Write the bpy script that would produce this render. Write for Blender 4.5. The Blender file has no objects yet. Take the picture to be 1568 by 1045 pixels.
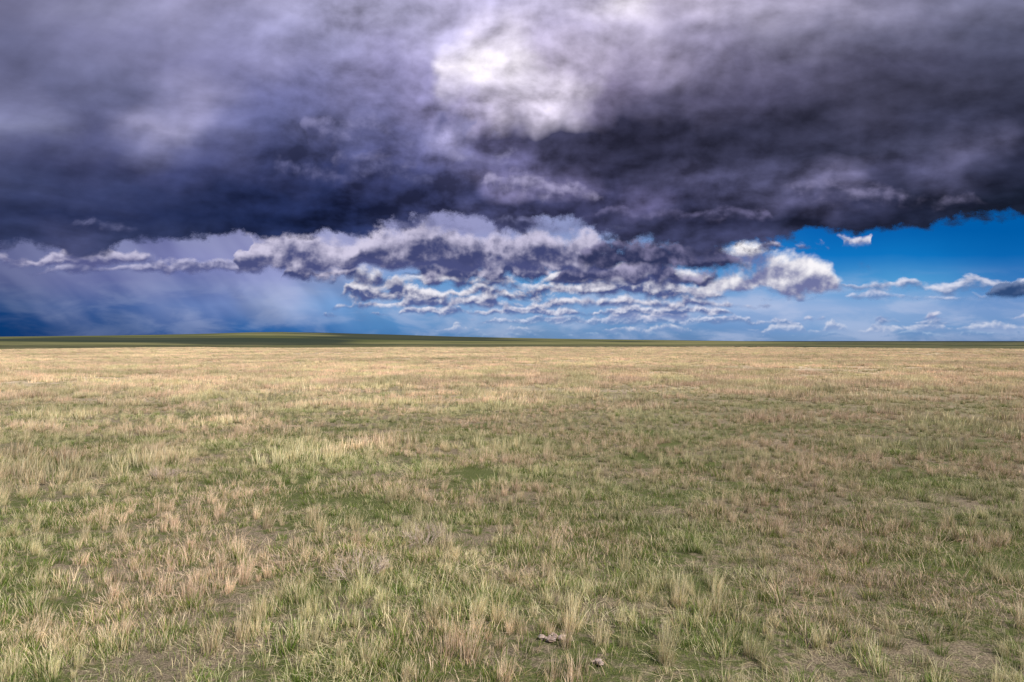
import bpy, math, random
import numpy as np
from mathutils import Vector
rng = np.random.default_rng(7)
random.seed(7)
scene = bpy.context.scene
scene.view_settings.view_transform = 'Standard'
scene.view_settings.look = 'None'
scene.view_settings.exposure = 0
CAM_H = 2.4
F = 1045.0; CX = 784.0; HY = 522.0

def lin(c):
    return tuple(((v/255)/12.92 if v/255 <= 0.04045 else ((v/255+0.055)/1.055)**2.4) for v in c)

# ------------------------------------------------------------------ node helper
class NB:
    def __init__(s, tree):
        s.t = tree; s.n = tree.nodes; s.l = tree.links
    def put(s, sock, v):
        if isinstance(v, bpy.types.NodeSocket): s.l.new(v, sock)
        elif v is not None: sock.default_value = v
    def m(s, op, a, b=None, c=None, clamp=False):
        n = s.n.new('ShaderNodeMath'); n.operation = op; n.use_clamp = clamp
        s.put(n.inputs[0], a)
        if b is not None: s.put(n.inputs[1], b)
        if c is not None: s.put(n.inputs[2], c)
        return n.outputs[0]
    def add(s, a, b): return s.m('ADD', a, b)
    def sub(s, a, b): return s.m('SUBTRACT', a, b)
    def mul(s, a, b): return s.m('MULTIPLY', a, b)
    def div(s, a, b): return s.m('DIVIDE', a, b)
    def mad(s, a, b, c): return s.m('MULTIPLY_ADD', a, b, c)
    def ss(s, x, lo, hi, t0=0.0, t1=1.0, kind='SMOOTHSTEP'):
        n = s.n.new('ShaderNodeMapRange'); n.interpolation_type = kind; n.clamp = True
        s.put(n.inputs['Value'], x); s.put(n.inputs['From Min'], lo); s.put(n.inputs['From Max'], hi)
        s.put(n.inputs['To Min'], t0); s.put(n.inputs['To Max'], t1)
        return n.outputs['Result']
    def xyz(s, x, y, z=0.0):
        n = s.n.new('ShaderNodeCombineXYZ')
        s.put(n.inputs[0], x); s.put(n.inputs[1], y); s.put(n.inputs[2], z)
        return n.outputs[0]
    def sep(s, v):
        n = s.n.new('ShaderNodeSeparateXYZ'); s.put(n.inputs[0], v)
        return n.outputs
    def noise(s, vec, scale, detail=3, rough=0.5, dist=0.0, dim='2D', col=False, lac=2.0):
        n = s.n.new('ShaderNodeTexNoise'); n.noise_dimensions = dim
        s.put(n.inputs['Vector'], vec)
        n.inputs['Scale'].default_value = scale; n.inputs['Detail'].default_value = detail
        n.inputs['Roughness'].default_value = rough; n.inputs['Distortion'].default_value = dist
        n.inputs['Lacunarity'].default_value = lac
        return n.outputs['Color'] if col else n.outputs['Fac']
    def mix(s, f, a, b, blend='MIX'):
        n = s.n.new('ShaderNodeMix'); n.data_type = 'RGBA'; n.blend_type = blend
        s.put(n.inputs[0], f)
        for k, v in ((6, a), (7, b)):
            if isinstance(v, tuple) and len(v) == 3: v = (*v, 1)
            s.put(n.inputs[k], v)
        return n.outputs[2]
    def hsv(s, c, sat, val=1.0):
        n = s.n.new('ShaderNodeHueSaturation'); n.inputs['Saturation'].default_value = sat
        n.inputs['Value'].default_value = val; s.put(n.inputs['Color'], c)
        return n.outputs[0]
    def ramp(s, f, stops, interp='LINEAR'):
        n = s.n.new('ShaderNodeValToRGB'); cr = n.color_ramp; cr.interpolation = interp
        while len(cr.elements) > 1: cr.elements.remove(cr.elements[-1])
        stops = sorted(stops, key=lambda q: q[0])
        cr.elements[0].position = stops[0][0]; cr.elements[0].color = (*stops[0][1], 1)
        for p, c in stops[1:]:
            e = cr.elements.new(p); e.color = (*c, 1)
        s.put(n.inputs[0], f)
        return n.outputs[0]

def new_mat(name):
    m = bpy.data.materials.new(name); m.use_nodes = True
    m.node_tree.nodes.clear()
    return m, NB(m.node_tree)

# ------------------------------------------------------------------ SKY
def azpos(px): return (math.atan((px-CX)/F)+0.75)/1.5
def vv(py): return (HY-py)/F

def shell(name, mat, R, e0, e1, a0=-95, a1=95, ne=48, parent=None):
    verts = []; faces = []
    A = np.radians(np.linspace(a0, a1, 120)); E = np.radians(np.linspace(e0, e1, ne))
    for e in E:
        for a in A:
            verts.append((R*math.sin(a)*math.cos(e), R*math.cos(a)*math.cos(e), R*math.sin(e)))
    na = len(A)
    for j in range(len(E)-1):
        for i in range(na-1):
            q = j*na+i; faces.append((q, q+na, q+na+1, q+1))
    me = bpy.data.meshes.new(name); me.from_pydata(verts, [], faces); me.materials.append(mat)
    for p in me.polygons: p.use_smooth = True
    ob = bpy.data.objects.new(name, me); scene.collection.objects.link(ob)
    if parent: ob.parent = parent
    return ob

def coords(b):
    tc = b.n.new('ShaderNodeTexCoord')
    x, y, z = b.sep(tc.outputs['Object'])
    az = b.m('ARCTAN2', x, y)
    hor = b.m('SQRT', b.add(b.mul(x, x), b.mul(y, y)))
    ca = b.m('MAXIMUM', b.m('COSINE', az), 0.55)
    v = b.div(b.div(z, hor), ca)
    return az, v
def grid(b, rows, a, vq):
    fac = b.mad(a, 1/1.5, 0.5)
    out = None; prev = None
    rows = sorted(rows, key=lambda r: -r[0])
    for py, cols in rows:
        rp = b.ramp(fac, [(azpos(px), lin(c)) for px, c in cols], 'EASE')
        if out is None: out = rp
        else: out = b.mix(b.ss(vq, vv(prev), vv(py), kind='LINEAR'), out, rp)
        prev = py
    return out
def warp(b, az, v, A1=(.12, .08), A2=(.08, .06)):
    den = b.m('MAXIMUM', b.add(v, 0.22), 0.05)
    X = b.div(az, den); Y = b.div(1.0, den)
    pp = b.xyz(X, b.mul(Y, 0.9)); p0 = b.xyz(az, v)
    wc = b.sep(b.noise(pp, 1.6, 3, 0.5, col=True))
    wf = b.sep(b.noise(p0, 13, 3, 0.5, col=True))
    wu = b.add(b.mul(b.sub(wc[0], .5), A1[0]), b.mul(b.sub(wf[0], .5), A2[0]))
    wv = b.add(b.mul(b.sub(wc[1], .5), A1[1]), b.mul(b.sub(wf[1], .5), A2[1]))
    return wu, wv, X, Y, pp, p0
def finish(b, mat, col, alpha=None):
    em = b.n.new('ShaderNodeEmission'); b.put(em.inputs[0], col); em.inputs[1].default_value = 1.0
    out = b.n.new('ShaderNodeOutputMaterial')
    if alpha is None: b.l.new(em.outputs[0], out.inputs[0])
    else:
        tr = b.n.new('ShaderNodeBsdfTransparent'); mx = b.n.new('ShaderNodeMixShader')
        b.put(mx.inputs[0], alpha); b.l.new(tr.outputs[0], mx.inputs[1]); b.l.new(em.outputs[0], mx.inputs[2])
        b.l.new(mx.outputs[0], out.inputs[0])
    mat.cycles.emission_sampling = 'NONE'

deck = [
 (0, [(0,(108,108,140)),(150,(125,125,157)),(300,(142,140,175)),(450,(150,148,182)),(600,(160,157,190)),(750,(172,166,198)),(850,(185,178,207)),(925,(222,214,230)),(1000,(178,170,195)),(1200,(150,145,170)),(1400,(122,120,147)),(1568,(102,103,130))]),
 (45, [(0,(98,100,133)),(150,(114,114,149)),(300,(132,131,168)),(450,(136,135,172)),(600,(150,146,184)),(700,(165,160,193)),(780,(205,197,219)),(850,(180,172,203)),(925,(180,172,198)),(1050,(140,134,162)),(1200,(118,115,140)),(1400,(92,92,118)),(1568,(78,80,105))]),
 (95, [(0,(92,94,127)),(150,(104,106,141)),(300,(122,121,160)),(450,(124,123,162)),(600,(134,130,171)),(675,(145,140,180)),(700,(220,212,228)),(770,(240,233,241)),(850,(190,180,207)),(950,(150,142,170)),(1100,(106,102,131)),(1250,(84,82,108)),(1400,(70,70,95)),(1568,(64,66,90))]),
 (150, [(0,(108,110,146)),(60,(100,103,140)),(140,(98,101,138)),(270,(140,138,176)),(390,(98,100,143)),(550,(108,108,150)),(680,(124,120,161)),(750,(160,152,184)),(840,(210,201,221)),(910,(120,112,142)),(1000,(82,79,106)),(1150,(70,68,94)),(1300,(60,60,82)),(1568,(50,52,73))]),
 (195, [(0,(115,118,152)),(100,(88,91,130)),(225,(152,150,187)),(300,(96,99,141)),(420,(84,88,130)),(550,(98,101,145)),(640,(98,99,143)),(715,(155,151,191)),(755,(84,82,118)),(850,(56,56,82)),(950,(46,46,69)),(1100,(48,49,72)),(1300,(54,55,78)),(1450,(54,56,80)),(1568,(42,45,66))]),
 (235, [(0,(88,92,130)),(100,(80,84,124)),(200,(108,110,150)),(300,(78,82,124)),(420,(60,66,107)),(520,(80,84,127)),(600,(78,81,124)),(700,(98,98,141)),(780,(96,94,134)),(850,(58,58,86)),(950,(40,41,63)),(1100,(52,53,78)),(1250,(52,54,78)),(1400,(70,72,100)),(1470,(90,90,122)),(1568,(42,45,68))]),
 (275, [(0,(68,74,112)),(150,(66,71,112)),(300,(56,62,103)),(450,(45,52,91)),(600,(55,60,101)),(700,(72,75,117)),(790,(125,120,162)),(860,(105,101,142)),(910,(52,53,82)),(1050,(72,72,104)),(1180,(74,75,107)),(1290,(104,102,136)),(1350,(70,71,102)),(1450,(74,75,106)),(1568,(36,40,62))]),
 (305, [(0,(56,64,101)),(150,(52,60,99)),(300,(40,49,88)),(450,(30,40,78)),(600,(42,49,88)),(720,(56,60,98)),(800,(60,62,98)),(900,(62,63,98)),(965,(95,92,133)),(1030,(52,54,84)),(1150,(66,67,98)),(1220,(80,80,114)),(1300,(50,53,82)),(1400,(36,40,62)),(1568,(26,33,52))]),
 (335, [(0,(44,53,90)),(150,(38,47,84)),(300,(28,39,76)),(450,(22,34,71)),(600,(30,39,77)),(720,(70,73,112)),(850,(48,50,83)),(950,(56,58,90)),(1100,(42,45,73)),(1250,(34,38,62)),(1400,(25,30,50)),(1568,(22,30,48))]),
 (370, [(0,(52,62,102)),(120,(66,72,112)),(200,(52,62,102)),(400,(34,46,86)),(550,(34,45,84)),(650,(60,66,106)),(800,(74,78,118)),(950,(46,50,81)),(1100,(58,61,94)),(1250,(50,55,86)),(1568,(34,46,72))]),
]
back = [
 (350, [(0,(90,95,140)),(200,(105,110,158)),(500,(150,152,196)),(700,(150,152,196)),(900,(140,150,195)),(1080,(90,130,185)),(1180,(10,100,180)),(1568,(0,92,168))]),
 (390, [(0,(84,90,138)),(200,(110,115,165)),(320,(128,132,184)),(500,(152,157,203)),(700,(148,160,205)),(900,(120,155,204)),(1050,(90,145,204)),(1180,(30,124,198)),(1250,(14,116,194)),(1400,(14,116,192)),(1568,(10,102,178))]),
 (430, [(0,(66,78,128)),(150,(84,94,150)),(300,(98,110,168)),(420,(146,155,205)),(520,(135,160,208)),(620,(100,152,207)),(800,(85,151,208)),(950,(95,150,205)),(1100,(82,147,206)),(1250,(70,149,209)),(1400,(80,154,210)),(1568,(56,123,190))]),
 (470, [(0,(14,64,122)),(150,(42,80,142)),(250,(64,100,162)),(340,(114,137,192)),(430,(160,176,216)),(520,(115,158,212)),(600,(110,156,207)),(800,(128,166,212)),(1000,(126,163,209)),(1200,(154,179,220)),(1350,(140,171,215)),(1568,(116,151,202))]),
 (500, [(0,(6,56,112)),(150,(18,68,128)),(300,(26,80,146)),(420,(50,106,172)),(600,(84,137,193)),(800,(118,156,200)),(1000,(102,145,195)),(1150,(112,150,200)),(1300,(128,164,209)),(1568,(110,149,198))]),
 (520, [(0,(6,52,105)),(200,(15,62,120)),(400,(20,78,142)),(600,(64,114,170)),(800,(104,137,178)),(1000,(99,134,180)),(1300,(116,149,192)),(1568,(96,131,178))]),
]
# -- background sky
mat, b = new_mat('sky_air')
az, v = coords(b)
wu, wv, X, Y, pp, p0 = warp(b, az, v)
col = grid(b, back, b.mad(wu, .3, az), b.mad(wv, .2, v))
fac = b.mad(az, 1/1.5, 0.5)
vn = b.noise(b.xyz(az, b.mul(v, 2.6)), 11, 6, .55, .3)
side = b.ramp(fac, [(azpos(0), (.15,)*3), (azpos(450), (.5,)*3), (azpos(1000), (.8,)*3), (azpos(1568), (.7,)*3)])
veil = b.mul(b.mul(b.ss(vn, .40, .70), side), b.ss(v, .060, .115, .6, 0))
col = b.mix(veil, col, lin((190, 200, 228)))
# rain curtains under the left part of the storm
stn = b.noise(b.xyz(b.mad(v, .7, az), b.mul(v, .5)), 11, 3, .5)
ls = b.ramp(fac, [(azpos(0), (.20,)*3), (azpos(500), (.34,)*3), (azpos(640), (.10,)*3), (azpos(800), (0,)*3)])
ls = b.mul(ls, b.ss(v, .0, .05, .3, 1))
col = b.mix(b.mul(b.ss(stn, .42, .75), ls), col, lin((178, 184, 220)))
col = b.mix(b.mul(b.ss(stn, .55, .25), ls), col, lin((48, 64, 116)))
finish(b, mat, col)
shell('sky', mat, 20000, -2, 15, ne=16)

# -- cumulus rows
W = (240, 237, 246)
rows = [
 (515, 12, 26, [(0,-.6),(640,-.2),(760,.25),(900,.1),(1568,.3)], (172,194,223), (104,141,190)),
 (508, 18, 44, [(0,-.8),(640,-.5),(690,.6),(740,.0),(900,.2),(1000,.4),(1150,.1),(1190,.6),(1568,.7)], (226,228,241), (130,154,198)),
 (496, 13, 70, [(0,-.8),(600,-.4),(700,.6),(950,.8),(1060,.5),(1200,.2),(1568,.2)], (208,215,237), (108,136,184)),
 (490, 22, 52, [(0,-.8),(640,-.3),(800,.1),(960,.5),(1040,.8),(1080,-.1),(1340,.1),(1568,.2)], (232,230,243), (118,136,184)),
 (482, 15, 80, [(0,-.8),(520,-.3),(620,.6),(800,.8),(1000,.75),(1120,.2),(1200,-.4),(1568,-.5)], (226,227,242), (94,114,166)),
 (470, 21, 80, [(0,-.8),(470,-.5),(540,.6),(700,.9),(900,.9),(1090,.6),(1150,-.3),(1568,-.6)], (236,234,245), (86,100,152)),
 (457, 18, 60, [(0,-.8),(1000,-.5),(1200,.3),(1370,.6),(1450,.4),(1568,.2)], (204,211,235), (112,143,192)),
 (457, 30, 100, [(0,-.8),(480,-.6),(550,.7),(700,.85),(860,.8),(920,.9),(1050,.85),(1110,.3),(1150,-.3),(1568,-.6)], W, (78,90,140)),
 (444, 26, 110, [(0,-.8),(1230,-.1),(1310,.8),(1400,.6),(1500,.7),(1568,.6)], (220,222,239), (102,130,178)),
 (438, 44, 110, [(0,-.8),(500,-.6),(560,.9),(640,.6),(720,.5),(860,.2),(900,.7),(1000,.8),(1100,.3),(1160,-.6),(1568,-.6)], W, (74,83,132)),
 (450, 66, 105, [(0,-.9),(1030,-.7),(1080,.75),(1180,.95),(1270,.7),(1300,.0),(1568,-.8)], (250,247,251), (112,118,162)),
 (417, 22, 80, [(0,-.1),(60,.1),(180,.2),(240,.3),(280,.8),(360,.8),(400,.0),(440,.4),(540,.3),(560,-.5),(1568,-.8)], (184,182,213), (88,94,142)),
 (408, 28, 90, [(0,-.1),(60,.5),(110,.9),(200,.9),(250,.2),(400,-.3),(1568,-.8)], (198,193,219), (88,92,140)),
 (428, 36, 130, [(0,-.8),(420,-.5),(450,.6),(540,.3),(600,-.2),(650,.8),(830,.9),(870,-.4),(1568,-.8)], (214,208,230), (66,74,120)),
 (432, 44, 120, [(0,-.8),(840,-.5),(880,.85),(1010,.85),(1090,.6),(1130,-.6),(1568,-.8)], (168,163,195), (60,66,108)),
 (414, 66, 140, [(0,-.8),(350,-.7),(380,.7),(480,.95),(570,.9),(660,.5),(740,.6),(800,.8),(900,.8),(960,-.2),(1568,-.8)], (210,204,228), (74,80,126)),
 (401, 66, 150, [(0,-.8),(480,-.4),(560,.8),(700,1.),(900,.9),(1000,.6),(1080,-.2),(1568,-.8)], (206,200,226), (66,72,116)),
 (408, 46, 150, [(0,-.8),(820,-.4),(900,.6),(1000,.9),(1120,.8),(1190,-.5),(1568,-.8)], (132,128,164), (48,54,90)),
 (381, 22, 60, [(0,-.9),(1140,-.4),(1180,.9),(1250,.8),(1275,-.8),(1568,-.9)], (205,200,222), (85,98,146)),
 (375, 22, 60, [(0,-.9),(1262,-.8),(1285,.8),(1335,.7),(1350,-.8),(1568,-.9)], (225,222,236), (110,125,170)),
 (454, 22, 60, [(0,-.9),(1500,-.9),(1530,.7),(1568,.8)], (110,130,170), (48,75,120)),
]
# lumps hanging in front of the storm deck (soft bases, crisp tops)
scud = [
 (225, 55, 110, [(0,-.9),(400,-.7),(470,.4),(560,.8),(640,.3),(690,.6),(730,.8),(765,-.6),(1568,-.9)], (138,137,180), (84,87,130)),
 (266, 60, 120, [(0,-.9),(420,-.8),(500,.3),(600,.2),(660,.5),(720,.9),(775,.5),(800,-.8),(1568,-.9)], (152,149,188), (78,80,120)),
 (288, 56, 150, [(0,-.6),(360,-.4),(440,.5),(600,.8),(660,.3),(700,-.8),(1000,-.3),(1100,.5),(1200,-.5),(1568,-.9)], (112,114,158), (52,57,96)),
 (308, 46, 150, [(0,-.9),(730,-.8),(780,.8),(870,.8),(900,.0),(940,-.8),(1568,-.9)], (174,168,204), (60,62,97)),
 (318, 50, 170, [(0,-.9),(1130,-.8),(1200,.5),(1290,.8),(1400,.4),(1480,.7),(1540,-.6),(1568,-.8)], (136,132,168), (46,49,77)),
 (338, 38, 130, [(0,-.9),(880,-.6),(930,.8),(1000,.6),(1060,.3),(1150,.6),(1220,-.5),(1568,-.9)], (122,118,158), (40,43,72)),
 (354, 32, 150, [(0,-.2),(60,.1),(240,.2),(340,-.6),(560,-.7),(640,.6),(740,.9),(830,.5),(900,.0),(1568,-.9)], (126,128,170), (40,46,82)),
]
def cumulus(chunk, idx0, R, name='cumulus_clouds', soft_base=False, rng_=( -.2, 12.2, -50, 50), amax=1.0):
    mat, b = new_mat('cumulus')
    az, v = coords(b)
    p0 = b.xyz(az, v)
    lw = b.noise(p0, 12 if soft_base else 24, 3, .5)
    azw = b.mad(b.sub(lw, .5), .16 if soft_base else .06, az)
    fac = b.mad(azw, 1/1.5, 0.5)
    fineA = b.noise(p0, 36, 4, .55)
    fineB = b.noise(b.xyz(b.add(az, -.005), b.add(v, .007)), 36, 4, .55)
    relF = b.sub(fineA, fineB)
    col = None; tot = None
    for j, (by, hp, cw, cov, lit, sh) in enumerate(chunk):
        i = idx0+j
        base = vv(by); h = hp/F; w = cw/F
        n1 = b.noise(b.xyz(b.add(azw, i*3.17), i*1.37+2.), 1.0/w*.8, 1.5, .5)
        cv = b.sub(b.ramp(fac, [(azpos(px), (min(1, max(0, c*.5+.5)),)*3) for px, c in cov]), .5)
        t = b.add(b.mul(b.sub(n1, .5), 2.2), b.mul(cv, 2.3))
        t = b.m('MINIMUM', b.m('MAXIMUM', t, -.5), 1.1)
        sc = .5/h if hp < 30 else .7/h
        nd = b.noise(b.xyz(b.add(az, i*2.3), b.mul(v, 1.15)), sc, 5, .56, .15)
        ndo = b.noise(b.xyz(b.add(az, i*2.3-.10*h), b.mul(b.add(v, .24*h), 1.15)), sc, 3, .5, .15)
        top = b.add(b.mul(t, h), b.mul(b.sub(nd, .5), h*1.8))
        # bases wander a little so the rows do not line up
        base_w = b.mad(b.sub(lw, .5), .030 if hp >= 26 else .012, base)
        rel = b.sub(v, base_w)
        soft = h*.19+.0006
        mk = b.ss(b.sub(top, rel), 0.0, soft*(2.6 if soft_base else 1.9))
        hb = min(h, 26/F)
        if soft_base: mk = b.mul(b.mul(mk, b.ss(b.add(rel, b.mul(b.sub(fineA, .5), h*.9)), -h*.15, h*.8)), amax)
        else: mk = b.mul(mk, b.ss(b.add(rel, b.mul(b.sub(fineA, .5), hb*.8)), -hb*.15, hb*.32))
        s = b.div(rel, b.m('MAXIMUM', top, h*.45))
        lf = b.add(b.add(b.mad(s, 1.1, -.08), b.mul(b.sub(nd, ndo), 3.4)), b.mul(relF, 1.0))
        litf = b.ss(lf, -.05, 1.1)
        cc = b.mix(litf, lin(sh), lin(lit))
        if col is None: col, tot = cc, mk
        else:
            newt = b.sub(1.0, b.mul(b.sub(1.0, tot), b.sub(1.0, mk)))
            col = b.mix(b.div(mk, b.m('MAXIMUM', newt, .001)), col, cc); tot = newt
    if not soft_base: tot = b.mul(tot, b.ss(v, .0, .045, .55, 1))
    finish(b, mat, col, tot)
    return shell(name, mat, R, *rng_, 14)
for k, (i0, i1) in enumerate([(0, 6), (6, 11), (11, 16), (16, 21)]):
    cumulus(rows[i0:i1], i0, 19900-100*k)

# --- storm deck
mat, b = new_mat('storm_cloud')
az, v = coords(b)
fac = b.mad(az, 1/1.5, 0.5)
wu, wv, X, Y, pp, p0 = warp(b, az, v)
dcol = grid(b, deck, b.add(az, wu), b.add(v, wv))
fA = b.noise(pp, 3.4, 5, .5, .1)
fB = b.noise(b.xyz(b.add(X, -.02), b.add(b.mul(Y, .9), -.05)), 3.4, 5, .5, .1)
relD = b.sub(fA, fB)
gA = b.noise(b.xyz(az, b.mul(v, 1.35)), 10, 6, .54, .1)
gB = b.noise(b.xyz(b.add(az, -.009), b.mul(b.add(v, .014), 1.35)), 10, 5, .52, .1)
relG = b.sub(gA, gB)
lump = b.ramp(fac, [(azpos(0),(.3,)*3),(azpos(300),(.4,)*3),(azpos(480),(.85,)*3),(azpos(700),(1,)*3),(azpos(1000),(.85,)*3),(azpos(1568),(.7,)*3)])
amp = b.mul(lump, b.ss(v, .12, .48, 1.0, .45))
k = b.add(1.0, b.mul(amp, b.add(b.mul(relD, 2.1), b.mul(relG, 4.0))))
k = b.add(k, b.mul(b.sub(fA, .5), .45))
vs = b.noise(b.xyz(b.add(b.mul(az, .82), b.mul(v, -.57)), b.mul(b.add(b.mul(az, .57), b.mul(v, .82)), .16)), 9, 4, .5)
lf = b.ramp(fac, [(azpos(0),(1.0,)*3),(azpos(500),(.7,)*3),(azpos(800),(.1,)*3),(azpos(1568),(.15,)*3)])
k = b.add(k, b.mul(b.sub(vs, .5), lf))
k = b.mul(b.m('MAXIMUM', k, .5), b.ss(v, .18, .40, 1.0, 1.13))
dcol = b.mix(1.0, dcol, b.xyz(k, k, k), 'MULTIPLY')
dcol = b.hsv(dcol, .97, 1.03)
edge = [(0,388),(80,384),(150,388),(220,374),(300,368),(360,360),(470,366),(560,362),(620,350),(680,340),(730,334),(800,356),(900,348),(970,372),(1070,388),(1160,380),(1220,363),(1290,352),(1400,348),(1568,340)]
ev = b.mul(b.ramp(fac, [(azpos(px), ((vv(py))*3,)*3) for px, py in edge], 'EASE'), 1/3)
fineA = b.noise(p0, 36, 5, .58)
e1 = b.add(b.add(b.sub(v, ev), b.mul(b.sub(fineA, .5), .036)), b.mul(b.sub(gA, .5), .06))
finish(b, mat, dcol, b.ss(e1, -.003, .012))
storm = shell('storm_cloud', mat, 19400, 3, 34, ne=24)
cumulus(scud[:4], 40, 19300, 'hanging_cloud', True, (7, 22, -42, 42), .8).parent = storm
cumulus(scud[4:], 50, 19200, 'hanging_cloud_low', True, (7, 18, -42, 42), .8).parent = storm
# overhead part of the deck, plain stratus
mat, b = new_mat('stratus')
az, v = coords(b); fac = b.mad(az, 1/1.5, 0.5)
c0 = b.ramp(fac, [(azpos(px), lin(c)) for px, c in deck[0][1]], 'EASE')
nn = b.ss(b.noise(b.xyz(az, v), 4, 3, .5), .3, .7, .85, 1.4)
finish(b, mat, b.hsv(b.mix(1.0, c0, b.xyz(nn, nn, nn), 'MULTIPLY'), .97, 1.03))
shell('overhead_stratus', mat, 19400, 34, 72, ne=20).parent = storm

# ------------------------------------------------------------------ world + sun
SUN_AZ, SUN_EL = math.radians(132), math.radians(43)
w = bpy.data.worlds.new("World"); scene.world = w; w.use_nodes = True
nt = w.node_tree; nt.nodes.clear()
st = nt.nodes.new('ShaderNodeTexSky'); st.sky_type = 'NISHITA'; st.sun_disc = False
st.sun_elevation = SUN_EL; st.sun_rotation = SUN_AZ
bg = nt.nodes.new('ShaderNodeBackground'); bg.inputs[1].default_value = 0.09
wo = nt.nodes.new('ShaderNodeOutputWorld')
nt.links.new(st.outputs[0], bg.inputs[0]); nt.links.new(bg.outputs[0], wo.inputs[0])
sl = bpy.data.lights.new('sun', 'SUN'); sl.energy = 5; sl.angle = math.radians(.5); sl.color = (1, .94, .85)
so = bpy.data.objects.new('sun', sl); scene.collection.objects.link(so)
D = Vector((math.sin(SUN_AZ)*math.cos(SUN_EL), math.cos(SUN_AZ)*math.cos(SUN_EL), math.sin(SUN_EL)))
so.rotation_euler = D.to_track_quat('Z', 'Y').to_euler(); so.location = D*50

# ------------------------------------------------------------------ terrain
def sstep(x, a, b_):
    t = np.clip((x-a)/(b_-a), 0, 1); return t*t*(3-2*t)
_tab = rng.random((256, 256))
def vnoise(x, y):
    xi = np.floor(x).astype(int); yi = np.floor(y).astype(int); fx = x-xi; fy = y-yi
    fx = fx*fx*(3-2*fx); fy = fy*fy*(3-2*fy)
    g = lambda a, c: _tab[a % 256, c % 256]
    return (g(xi, yi)*(1-fx)+g(xi+1, yi)*fx)*(1-fy)+(g(xi, yi+1)*(1-fx)+g(xi+1, yi+1)*fx)*fy
def fbm(x, y, o=4):
    s = 0; a = .5; t = 0
    for i in range(o):
        s = s+a*vnoise(x*2**i+17.3*i, y*2**i+9.1*i); t += a; a *= .5
    return s/t
def H(x, y):
    x = np.asarray(x, float); y = np.asarray(y, float)
    r = np.hypot(x, y)
    z = .10*(fbm(x/3.5, y/3.5, 3)-.5)*np.clip(r/4, 0, 1)
    z = z+.8*(fbm(x/40+3, y/30, 2)-.5)*sstep(r, 20, 90)
    crest = 225+45*(fbm(x/90+7, y/200+1, 2)-.5)*2
    z = z-7.5*sstep(r, crest, crest+420)
    z = z+4*(fbm(x/900+2, y/900, 3)-.5)*sstep(r, 900, 2000)
    z = z+8.5*sstep(r, 2500, 15000)
    return z
radii = np.concatenate([np.linspace(0.3, 12, 60), np.geomspace(12.3, 200, 130), np.geomspace(203, 900, 150), np.geomspace(920, 19950, 90)])
angs = np.radians(np.linspace(0, 360, 361))[:-1]
RR, AA = np.meshgrid(radii, angs, indexing='ij')
gx = RR*np.sin(AA); gy = RR*np.cos(AA); gz = H(gx, gy)
verts = np.stack([gx, gy, gz], -1).reshape(-1, 3).tolist()
na = len(angs); faces = []
for j in range(len(radii)-1):
    for i in range(na):
        a0 = j*na+i; a1 = j*na+(i+1) % na
        faces.append((a0, a1, a1+na, a0+na))
verts.append((0, 0, float(H(0, 0)))); c = len(verts)-1
for i in range(na): faces.append((c, (i+1) % na, i))
me = bpy.data.meshes.new('prairie_ground'); me.from_pydata(verts, [], faces)
me.polygons.foreach_set('use_smooth', [True]*len(me.polygons))
gnd = bpy.data.objects.new('prairie_ground', me); scene.collection.objects.link(gnd)
mat, b = new_mat('prairie_soil')
geo = b.n.new('ShaderNodeNewGeometry'); P = geo.outputs['Position']
x, y, z = b.sep(P)
r = b.m('SQRT', b.add(b.mul(x, x), b.mul(y, y)))
n1 = b.noise(P, .45, 5, .6, dim='3D'); n2 = b.noise(P, 9, 6, .7, dim='3D'); n3 = b.noise(P, 70, 4, .7, dim='3D')
soil = b.mix(b.ss(n3, .3, .7), (.08, .063, .042), (.36, .29, .20))
green = b.mix(b.ss(n3, .3, .7), (.04, .052, .018), (.16, .18, .06))
near = b.mix(b.ss(b.add(n1, b.mul(b.sub(n2, .5), .8)), .42, .60), green, soil)
strawm = b.mix(b.ss(b.noise(b.xyz(b.mul(x, .5), y), .35, 6, .7), .35, .65), (.34, .27, .17), (.66, .53, .38))
c1 = b.mix(b.ss(r, 14, 60), near, strawm)
fn = b.noise(b.xyz(b.mul(x, .35), y), .004, 6, .62)
far = b.mix(b.ss(fn, .38, .62), (.035, .045, .02), (.12, .12, .05))  # olive vegetation; its darker tone also paints in cloud shadow on the plain
far = b.mix(b.mul(b.ss(b.noise(b.xyz(b.mul(x, .3), y), .012, 4, .6), .55, .7), .7), far, (.26, .22, .12))
jit = b.add(r, b.mul(b.sub(b.noise(P, .012, 4, .6, dim='3D'), .5), 200))
c2 = b.mix(b.ss(jit, 255, 330), c1, far)
vfar = b.mix(b.ss(b.noise(b.xyz(b.mul(x, .3), y), .0009, 4, .6), .4, .6), (.022, .033, .032), (.08, .085, .05))  # dark tone is the cloud-shadow band near the horizon, painted into the colour
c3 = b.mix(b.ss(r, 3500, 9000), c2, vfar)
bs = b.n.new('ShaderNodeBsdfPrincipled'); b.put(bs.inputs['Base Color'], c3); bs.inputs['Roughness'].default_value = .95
bs.inputs['Specular IOR Level'].default_value = .1
bp = b.n.new('ShaderNodeBump'); bp.inputs['Strength'].default_value = .8; bp.inputs['Distance'].default_value = .03
b.put(bp.inputs['Height'], b.add(n2, b.mul(n3, .4))); b.l.new(bp.outputs[0], bs.inputs['Normal'])
o = b.n.new('ShaderNodeOutputMaterial'); b.l.new(bs.outputs[0], o.inputs[0])
me.materials.append(mat)

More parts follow.
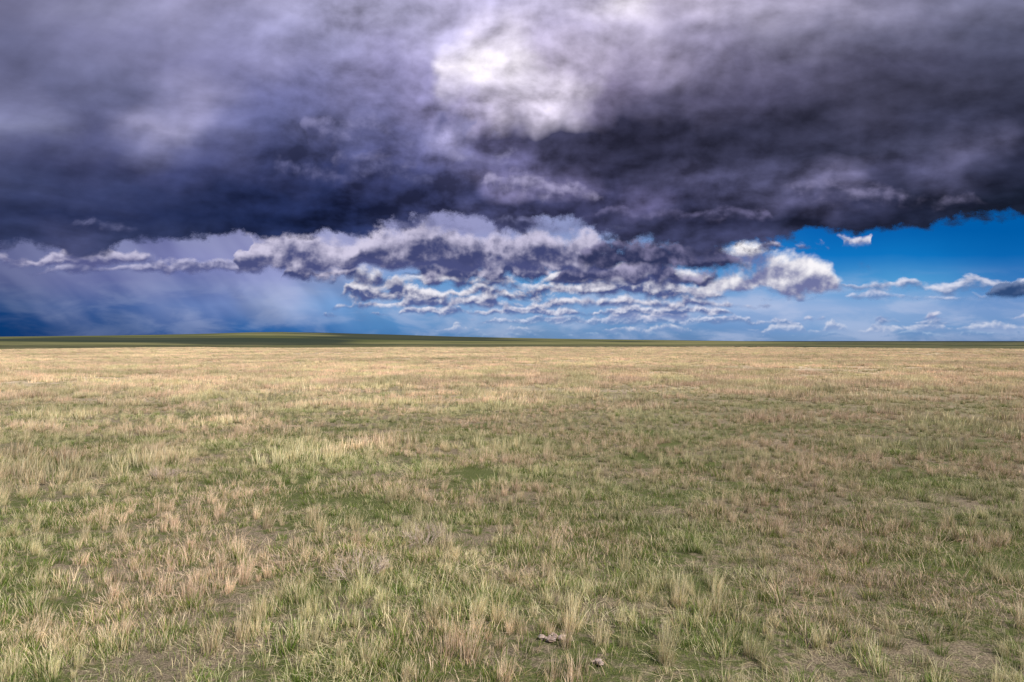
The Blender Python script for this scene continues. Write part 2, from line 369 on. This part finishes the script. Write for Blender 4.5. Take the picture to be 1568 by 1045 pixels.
# distant hill
A = np.radians(np.linspace(-55, 24, 240)); T = np.linspace(0, 1, 50)
TT, AG = np.meshgrid(T, A, indexing='ij')
px = CX+F*np.tan(AG)
pk = np.interp(px, [-700, -200, 0, 150, 300, 380, 430, 500, 600, 700, 850, 1050, 1300], [2, 5, 6.5, 8, 10.5, 12.8, 13.4, 12.2, 9.5, 6.5, 3.5, 1, -2])
ztop = 2.4+pk*3800/F*np.cos(AG)
RH = 2000+3600*TT
hx, hy = RH*np.sin(AG), RH*np.cos(AG)
hz_ = -8+(ztop+8)*np.sin(TT*math.pi)**1.2+1.5*(fbm(hx/300, hy/300)-.5)
verts = np.stack([hx, hy, hz_], -1).reshape(-1, 3).tolist(); faces = []
for j in range(len(T)-1):
    for i in range(len(A)-1):
        q = j*len(A)+i; faces.append((q, q+1, q+1+len(A), q+len(A)))
me = bpy.data.meshes.new('distant_hill'); me.from_pydata(verts, [], faces)
me.polygons.foreach_set('use_smooth', [True]*len(me.polygons))
hob = bpy.data.objects.new('distant_hill', me); scene.collection.objects.link(hob)
mat, b = new_mat('hill_grass')
geo = b.n.new('ShaderNodeNewGeometry'); P = geo.outputs['Position']; x, y, z = b.sep(P)
n = b.noise(b.xyz(b.mul(x, .3), y), .003, 5, .6)
cc = b.mix(b.ss(n, .38, .62), (.09, .10, .045), (.20, .19, .09))
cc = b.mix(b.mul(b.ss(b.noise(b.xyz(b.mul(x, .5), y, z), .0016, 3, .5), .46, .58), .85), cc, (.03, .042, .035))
df = b.n.new('ShaderNodeBsdfDiffuse'); b.put(df.inputs[0], cc)
o = b.n.new('ShaderNodeOutputMaterial'); b.l.new(df.outputs[0], o.inputs[0]); me.materials.append(mat)

# ------------------------------------------------------------------ grass material
def grass_mat(name):
    mat, b = new_mat(name)
    at = b.n.new('ShaderNodeAttribute'); at.attribute_name = 'Col'
    oi = b.n.new('ShaderNodeObjectInfo')
    geo = b.n.new('ShaderNodeNewGeometry'); P = geo.outputs['Position']
    x, y, z = b.sep(P)
    br = b.ss(oi.outputs['Random'], 0, 1, .74, 1.2, 'LINEAR')
    pn = b.noise(P, .35, 2, .5, dim='3D')
    pw = b.ss(b.noise(b.xyz(b.mul(x, .45), y), .09, 3, .6), .35, .65, .86, 1.18)
    br = b.mul(br, pw)
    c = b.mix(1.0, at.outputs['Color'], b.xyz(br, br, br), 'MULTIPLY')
    c = b.mix(1.0, c, b.mix(b.ss(pn, .38, .62), (.90, .98, .82), (1.08, .99, 1.0)), 'MULTIPLY')
    d = b.n.new('ShaderNodeBsdfDiffuse'); t = b.n.new('ShaderNodeBsdfTranslucent')
    b.put(d.inputs[0], c); b.put(t.inputs[0], c)
    mx = b.n.new('ShaderNodeMixShader'); mx.inputs[0].default_value = .28
    b.l.new(d.outputs[0], mx.inputs[1]); b.l.new(t.outputs[0], mx.inputs[2])
    o = b.n.new('ShaderNodeOutputMaterial'); b.l.new(mx.outputs[0], o.inputs[0])
    return mat
GM = grass_mat('grass_blades')

STRAW = np.array([[.88, .71, .49], [.80, .65, .45], [.91, .77, .57], [.70, .52, .34], [.84, .71, .54]])
GREEN = np.array([[.15, .24, .035], [.20, .28, .05], [.12, .19, .04], [.27, .31, .09], [.21, .26, .11]])
def blades(n, rad, hmin, hmax, width, lean, pstraw, flat=0.0, centres=None, wind=(.05, .02), seg=3, hpow=1.0):
    if centres is None: cxy = np.zeros((n, 2))
    else: cxy = centres[rng.integers(0, len(centres), n)]
    th = rng.random(n)*2*math.pi; rr = rad*np.sqrt(rng.random(n))
    off = np.stack([np.cos(th), np.sin(th)], -1)*rr[:, None]
    base = cxy+off
    h = hmin+(hmax-hmin)*rng.random(n)**hpow
    h *= (1-.35*(rr/max(rad, 1e-4))**2)
    la = th+rng.normal(0, .7, n)
    ln = lean*(.3+rng.random(n))*h
    dx = np.cos(la)*ln+wind[0]*h; dy = np.sin(la)*ln+wind[1]*h
    fa = rng.random(n)*math.pi
    wx, wy = np.cos(fa)*width/2, np.sin(fa)*width/2
    isst = rng.random(n) < pstraw
    pal = np.where(isst[:, None], STRAW[rng.integers(0, 5, n)], GREEN[rng.integers(0, 5, n)])
    pal = pal*(.8+.4*rng.random(n))[:, None]
    h = np.where(isst, h, h*.72)
    V = []; C = []
    ts = np.linspace(0, 1, seg+1)
    for t in ts:
        cx = base[:, 0]+dx*t**1.7; cy = base[:, 1]+dy*t**1.7
        cz = h*t*(1-flat)-.01+.004*rng.random(n)
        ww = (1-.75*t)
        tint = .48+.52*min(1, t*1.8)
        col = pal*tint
        if t == 1:
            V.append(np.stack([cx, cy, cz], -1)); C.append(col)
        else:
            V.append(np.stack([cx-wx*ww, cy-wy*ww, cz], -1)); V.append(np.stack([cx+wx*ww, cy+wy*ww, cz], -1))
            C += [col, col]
    k = len(V)
    V = np.stack(V, 1).reshape(-1, 3); C = np.stack(C, 1).reshape(-1, 3)
    fs = []
    for i in range(n):
        o = i*k
        for s in range(seg-1):
            fs.append((o+2*s, o+2*s+1, o+2*s+3, o+2*s+2))
        s = seg-1
        fs.append((o+2*s, o+2*s+1, o+2*s+2))
    return V, C, fs
def mk(name, parts, coll):
    V = []; C = []; Fs = []; o = 0
    for v_, c_, f_ in parts:
        V.append(v_); C.append(c_); Fs += [tuple(i+o for i in f) for f in f_]; o += len(v_)
    V = np.concatenate(V); C = np.concatenate(C)
    me = bpy.data.meshes.new(name); me.from_pydata(V.tolist(), [], Fs)
    ca = me.color_attributes.new('Col', 'FLOAT_COLOR', 'POINT')
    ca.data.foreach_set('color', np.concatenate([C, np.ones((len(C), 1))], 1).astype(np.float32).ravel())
    me.materials.append(GM)
    ob = bpy.data.objects.new(name, me); coll.objects.link(ob)
    return ob

dry = bpy.data.collections.new('dry_grass_variants')
grn = bpy.data.collections.new('green_grass_variants')
for i in range(8):
    hh = [.38, .46, .33, .52, .40, .35, .44, .28][i]
    pst = [.88, .92, .76, .94, .82, .66, .9, .7][i]
    mk(f'd{i:02d}', [blades(85, .05+.015*(i % 4), hh*.32, hh, .004, .27, pst, wind=(.10, .03)),
                     blades(35, .10, .06, hh*.5, .0045, .6, .5)], dry)
for i in range(8, 12):
    cen = rng.uniform(-.8, .8, (14, 2))
    mk(f'd{i:02d}', [blades(300, .14, .16, .42, .015, .3, .9, centres=cen, seg=2),
                     blades(80, .9, .05, .14, .018, .6, .45, seg=2)], dry)
for i in range(4):
    cen = rng.uniform(-.33, .33, (16, 2))
    mk(f'g{i:02d}', [blades(250, .10, .05, .16, .005, .55, .25, centres=cen), blades(120, .40, .03, .11, .005, .9, .65)], grn)
for i in range(4, 8):
    mk(f'g{i:02d}', [blades(80, .085, .08, .26, .0048, .42, .16+.12*(i-4))], grn)
for i in range(8, 11):
    mk(f'g{i:02d}', [blades(220, .38, .02, .08, .005, 2.6, .9, flat=.4)], grn)

def scatter(name, coll, pos, vid, scl, rot):
    me = bpy.data.meshes.new(name); me.vertices.add(len(pos))
    me.vertices.foreach_set('co', pos.astype(np.float32).ravel())
    a = me.attributes.new('vid', 'INT', 'POINT'); a.data.foreach_set('value', vid.astype(np.int32))
    a = me.attributes.new('scl', 'FLOAT', 'POINT'); a.data.foreach_set('value', scl.astype(np.float32))
    a = me.attributes.new('rot', 'FLOAT_VECTOR', 'POINT'); a.data.foreach_set('vector', rot.astype(np.float32).ravel())
    ob = bpy.data.objects.new(name, me); scene.collection.objects.link(ob)
    ng = bpy.data.node_groups.new(name, 'GeometryNodeTree')
    ng.interface.new_socket('Geometry', in_out='INPUT', socket_type='NodeSocketGeometry')
    ng.interface.new_socket('Geometry', in_out='OUTPUT', socket_type='NodeSocketGeometry')
    gi = ng.nodes.new('NodeGroupInput'); go = ng.nodes.new('NodeGroupOutput')
    ci = ng.nodes.new('GeometryNodeCollectionInfo'); ci.inputs['Collection'].default_value = coll
    ci.inputs['Separate Children'].default_value = True; ci.inputs['Reset Children'].default_value = True
    ip = ng.nodes.new('GeometryNodeInstanceOnPoints'); ip.inputs['Pick Instance'].default_value = True
    def na(nm, dt):
        n = ng.nodes.new('GeometryNodeInputNamedAttribute'); n.data_type = dt; n.inputs[0].default_value = nm
        return [s for s in n.outputs if s.enabled and s.name == 'Attribute'][0]
    ng.links.new(gi.outputs[0], ip.inputs['Points']); ng.links.new(ci.outputs[0], ip.inputs['Instance'])
    ng.links.new(na('vid', 'INT'), ip.inputs['Instance Index'])
    er = ng.nodes.new('FunctionNodeEulerToRotation'); ng.links.new(na('rot', 'FLOAT_VECTOR'), er.inputs[0])
    ng.links.new(er.outputs[0], ip.inputs['Rotation']); ng.links.new(na('scl', 'FLOAT'), ip.inputs['Scale'])
    ng.links.new(ip.outputs[0], go.inputs[0])
    md = ob.modifiers.new('scatter', 'NODES'); md.node_group = ng
    return ob
HALF = math.radians(45)
def ring(r0, r1, dens):
    area = HALF*(r1*r1-r0*r0); n = int(area*dens)
    r = np.sqrt(r0*r0+(r1*r1-r0*r0)*rng.random(n)); a = rng.uniform(-HALF, HALF, n)
    return r*np.sin(a), r*np.cos(a)
def addto(L, x, y, vid, s):
    L[0].append(np.stack([x, y, H(x, y)], -1)); L[1].append(vid); L[2].append(s)
DL = ([], [], []); GL = ([], [], [])
for r0, r1, dn in [(2, 9, 18), (9, 16, 15), (16, 28, 11), (28, 42, 5)]:
    x, y = ring(r0, r1, dn)
    r = np.hypot(x, y)
    f = fbm(x/.7+5, y/.7, 2)*.45+fbm(x/5+1, y/3+8, 3)*.55
    keep = rng.random(len(x)) < np.clip(.42+(f-.5)*3.6+.45*sstep(r, 8, 20)-.12*sstep(x, 2, 7)*(r < 14), .05, 1)
    x, y, f = x[keep], y[keep], f[keep]
    s = (.34+.60*rng.random(len(x))**1.5)*(.9+.7*(f-.45))
    addto(DL, x, y, rng.integers(0, 8, len(x)), s)
for r0, r1, dn in [(14, 26, .4), (26, 36, .9), (36, 90, 1.5), (90, 170, .9), (170, 300, .55)]:
    x, y = ring(r0, r1, dn)
    f = fbm(x/6+5, y/6, 3)*.5+fbm(x/40+1, y/22+8, 3)*.5
    keep = rng.random(len(x)) < np.clip(.78+(f-.5)*4.0, .12, 1)
    x, y, f = x[keep], y[keep], f[keep]
    addto(DL, x, y, rng.integers(8, 12, len(x)), (.6+.5*rng.random(len(x))))
for r0, r1, dc, dt, dl in [(1.5, 9, 6.2, 10, 3), (9, 18, 4.6, 6, 2), (18, 32, 1.8, 2.2, .8), (32, 60, .5, .2, 0)]:
    x, y = ring(r0, r1, dc); f = fbm(x/2+50, y/2, 3)
    k = rng.random(len(x)) < np.clip(.85+(f-.5)*1.8, .2, 1); x, y = x[k], y[k]
    addto(GL, x, y, rng.integers(0, 4, len(x)), .7+.5*rng.random(len(x)))
    x, y = ring(r0, r1, dt)
    addto(GL, x, y, rng.integers(4, 8, len(x)), .5+.6*rng.random(len(x)))
    x, y = ring(r0, r1, dl)
    addto(GL, x, y, rng.integers(8, 11, len(x)), .7+.6*rng.random(len(x)))
for nm, L, co in (('dry_grass', DL, dry), ('green_grass', GL, grn)):
    pos = np.concatenate(L[0]); vid = np.concatenate(L[1]); s = np.concatenate(L[2])
    rot = np.zeros((len(pos), 3)); rot[:, 2] = rng.uniform(-.9, .9, len(pos)) if nm == 'dry_grass' else rng.uniform(0, 6.28, len(pos))
    rot[:, 0] = rng.normal(0, .08, len(pos)); rot[:, 1] = rng.normal(0.03, .08, len(pos))
    scatter(nm, co, pos, vid, s, rot)

# ------------------------------------------------------------------ dead shrubs
tm, b = new_mat('dry_twigs')
geo = b.n.new('ShaderNodeNewGeometry')
n = b.noise(geo.outputs['Position'], 30, 3, .6, dim='3D')
df = b.n.new('ShaderNodeBsdfDiffuse'); b.put(df.inputs[0], b.mix(b.ss(n, .35, .65), (.34, .25, .20), (.64, .52, .45)))
o = b.n.new('ShaderNodeOutputMaterial'); b.l.new(df.outputs[0], o.inputs[0])
def shrub(x, y, rad, hgt):
    V = []; Fc = []
    def stick(p, d, L, w, lvl):
        q = p+d*L
        a = Vector((random.gauss(0, 1), random.gauss(0, 1), random.gauss(0, .3))).normalized(); s = d.cross(a).normalized(); u = d.cross(s)
        o = len(V)
        for k in range(3):
            t = k*2.094; V.append(p+(s*math.cos(t)+u*math.sin(t))*w)
        for k in range(3):
            t = k*2.094; V.append(q+(s*math.cos(t)+u*math.sin(t))*w*.6)
        for k in range(3): Fc.append((o+k, o+(k+1) % 3, o+3+(k+1) % 3, o+3+k))
        if lvl > 0:
            for _ in range(random.choice((2, 3, 3))):
                nd = (d+Vector((random.gauss(0, .5), random.gauss(0, .5), random.gauss(.12, .3)))).normalized()
                stick(p+d*L*random.uniform(.55, 1), nd, L*random.uniform(.55, .85), w*.65, lvl-1)
    for _ in range(22):
        a = random.uniform(0, 6.28); rr = rad*.5*math.sqrt(random.random())
        d = Vector((math.cos(a)*.7, math.sin(a)*.7, random.uniform(.45, 1.0))).normalized()
        stick(Vector((math.cos(a)*rr, math.sin(a)*rr, 0)), d, hgt*random.uniform(.3, .45), .0036, 3)
    me = bpy.data.meshes.new('dead_shrub'); me.from_pydata([tuple(v) for v in V], [], Fc); me.materials.append(tm)
    ob = bpy.data.objects.new('dead_shrub', me); ob.location = (x, y, float(H(x, y))-.01); scene.collection.objects.link(ob)
def gp(px, py):
    Y = CAM_H*F/(py-HY); return (px-CX)/F*Y, Y
for px, py, r_, h_ in [(650, 838, .28, .34), (552, 885, .3, .38), (250, 735, .25, .28)]:
    X_, Y_ = gp(px, py); shrub(X_, Y_, r_, h_)

# ------------------------------------------------------------------ pale rocks
rm, b = new_mat('limestone')
geo = b.n.new('ShaderNodeNewGeometry')
n = b.noise(geo.outputs['Position'], 25, 5, .65, dim='3D')
bs = b.n.new('ShaderNodeBsdfPrincipled'); b.put(bs.inputs['Base Color'], b.mix(b.ss(n, .3, .7), (.28, .19, .15), (.50, .41, .36))); bs.inputs['Roughness'].default_value = .9
bp = b.n.new('ShaderNodeBump'); bp.inputs['Strength'].default_value = .6; bp.inputs['Distance'].default_value = .01; b.put(bp.inputs['Height'], n); b.l.new(bp.outputs[0], bs.inputs['Normal'])
o = b.n.new('ShaderNodeOutputMaterial'); b.l.new(bs.outputs[0], o.inputs[0])
import bmesh
for px, py, num, sp in [(852, 985, 12, .09), (918, 1025, 3, .025)]:
    X_, Y_ = gp(px, py)
    bm = bmesh.new()
    for _ in range(num):
        s = random.uniform(.012, .032); cx, cy = random.gauss(0, sp*.8), random.gauss(0, sp*.8)
        rs = bmesh.ops.create_icosphere(bm, subdivisions=2, radius=1)
        sx, sy, sz = s*random.uniform(.8, 1.5), s*random.uniform(.7, 1.2), s*random.uniform(.5, .9)
        ph = random.uniform(0, 9)
        for v_ in rs['verts']:
            q = v_.co.copy(); k = 1+.22*math.sin(q.x*4+ph)*math.cos(q.y*5+ph)+.15*math.sin(q.z*7+ph*2)
            v_.co = Vector((cx+q.x*sx*k, cy+q.y*sy*k, .02+q.z*sz*k))
    me = bpy.data.meshes.new('limestone_rock'); bm.to_mesh(me); bm.free(); me.materials.append(rm)
    ob = bpy.data.objects.new('limestone_rock', me); ob.location = (X_, Y_, float(H(X_, Y_))+.003); scene.collection.objects.link(ob)

# ------------------------------------------------------------------ camera
cd = bpy.data.cameras.new('camera'); cd.lens = 24; cd.sensor_width = 36; cd.clip_end = 60000; cd.clip_start = .05
co = bpy.data.objects.new('camera', cd); co.location = (0, 0, CAM_H); co.rotation_euler = (math.radians(90), 0, 0)
scene.collection.objects.link(co); scene.camera = co
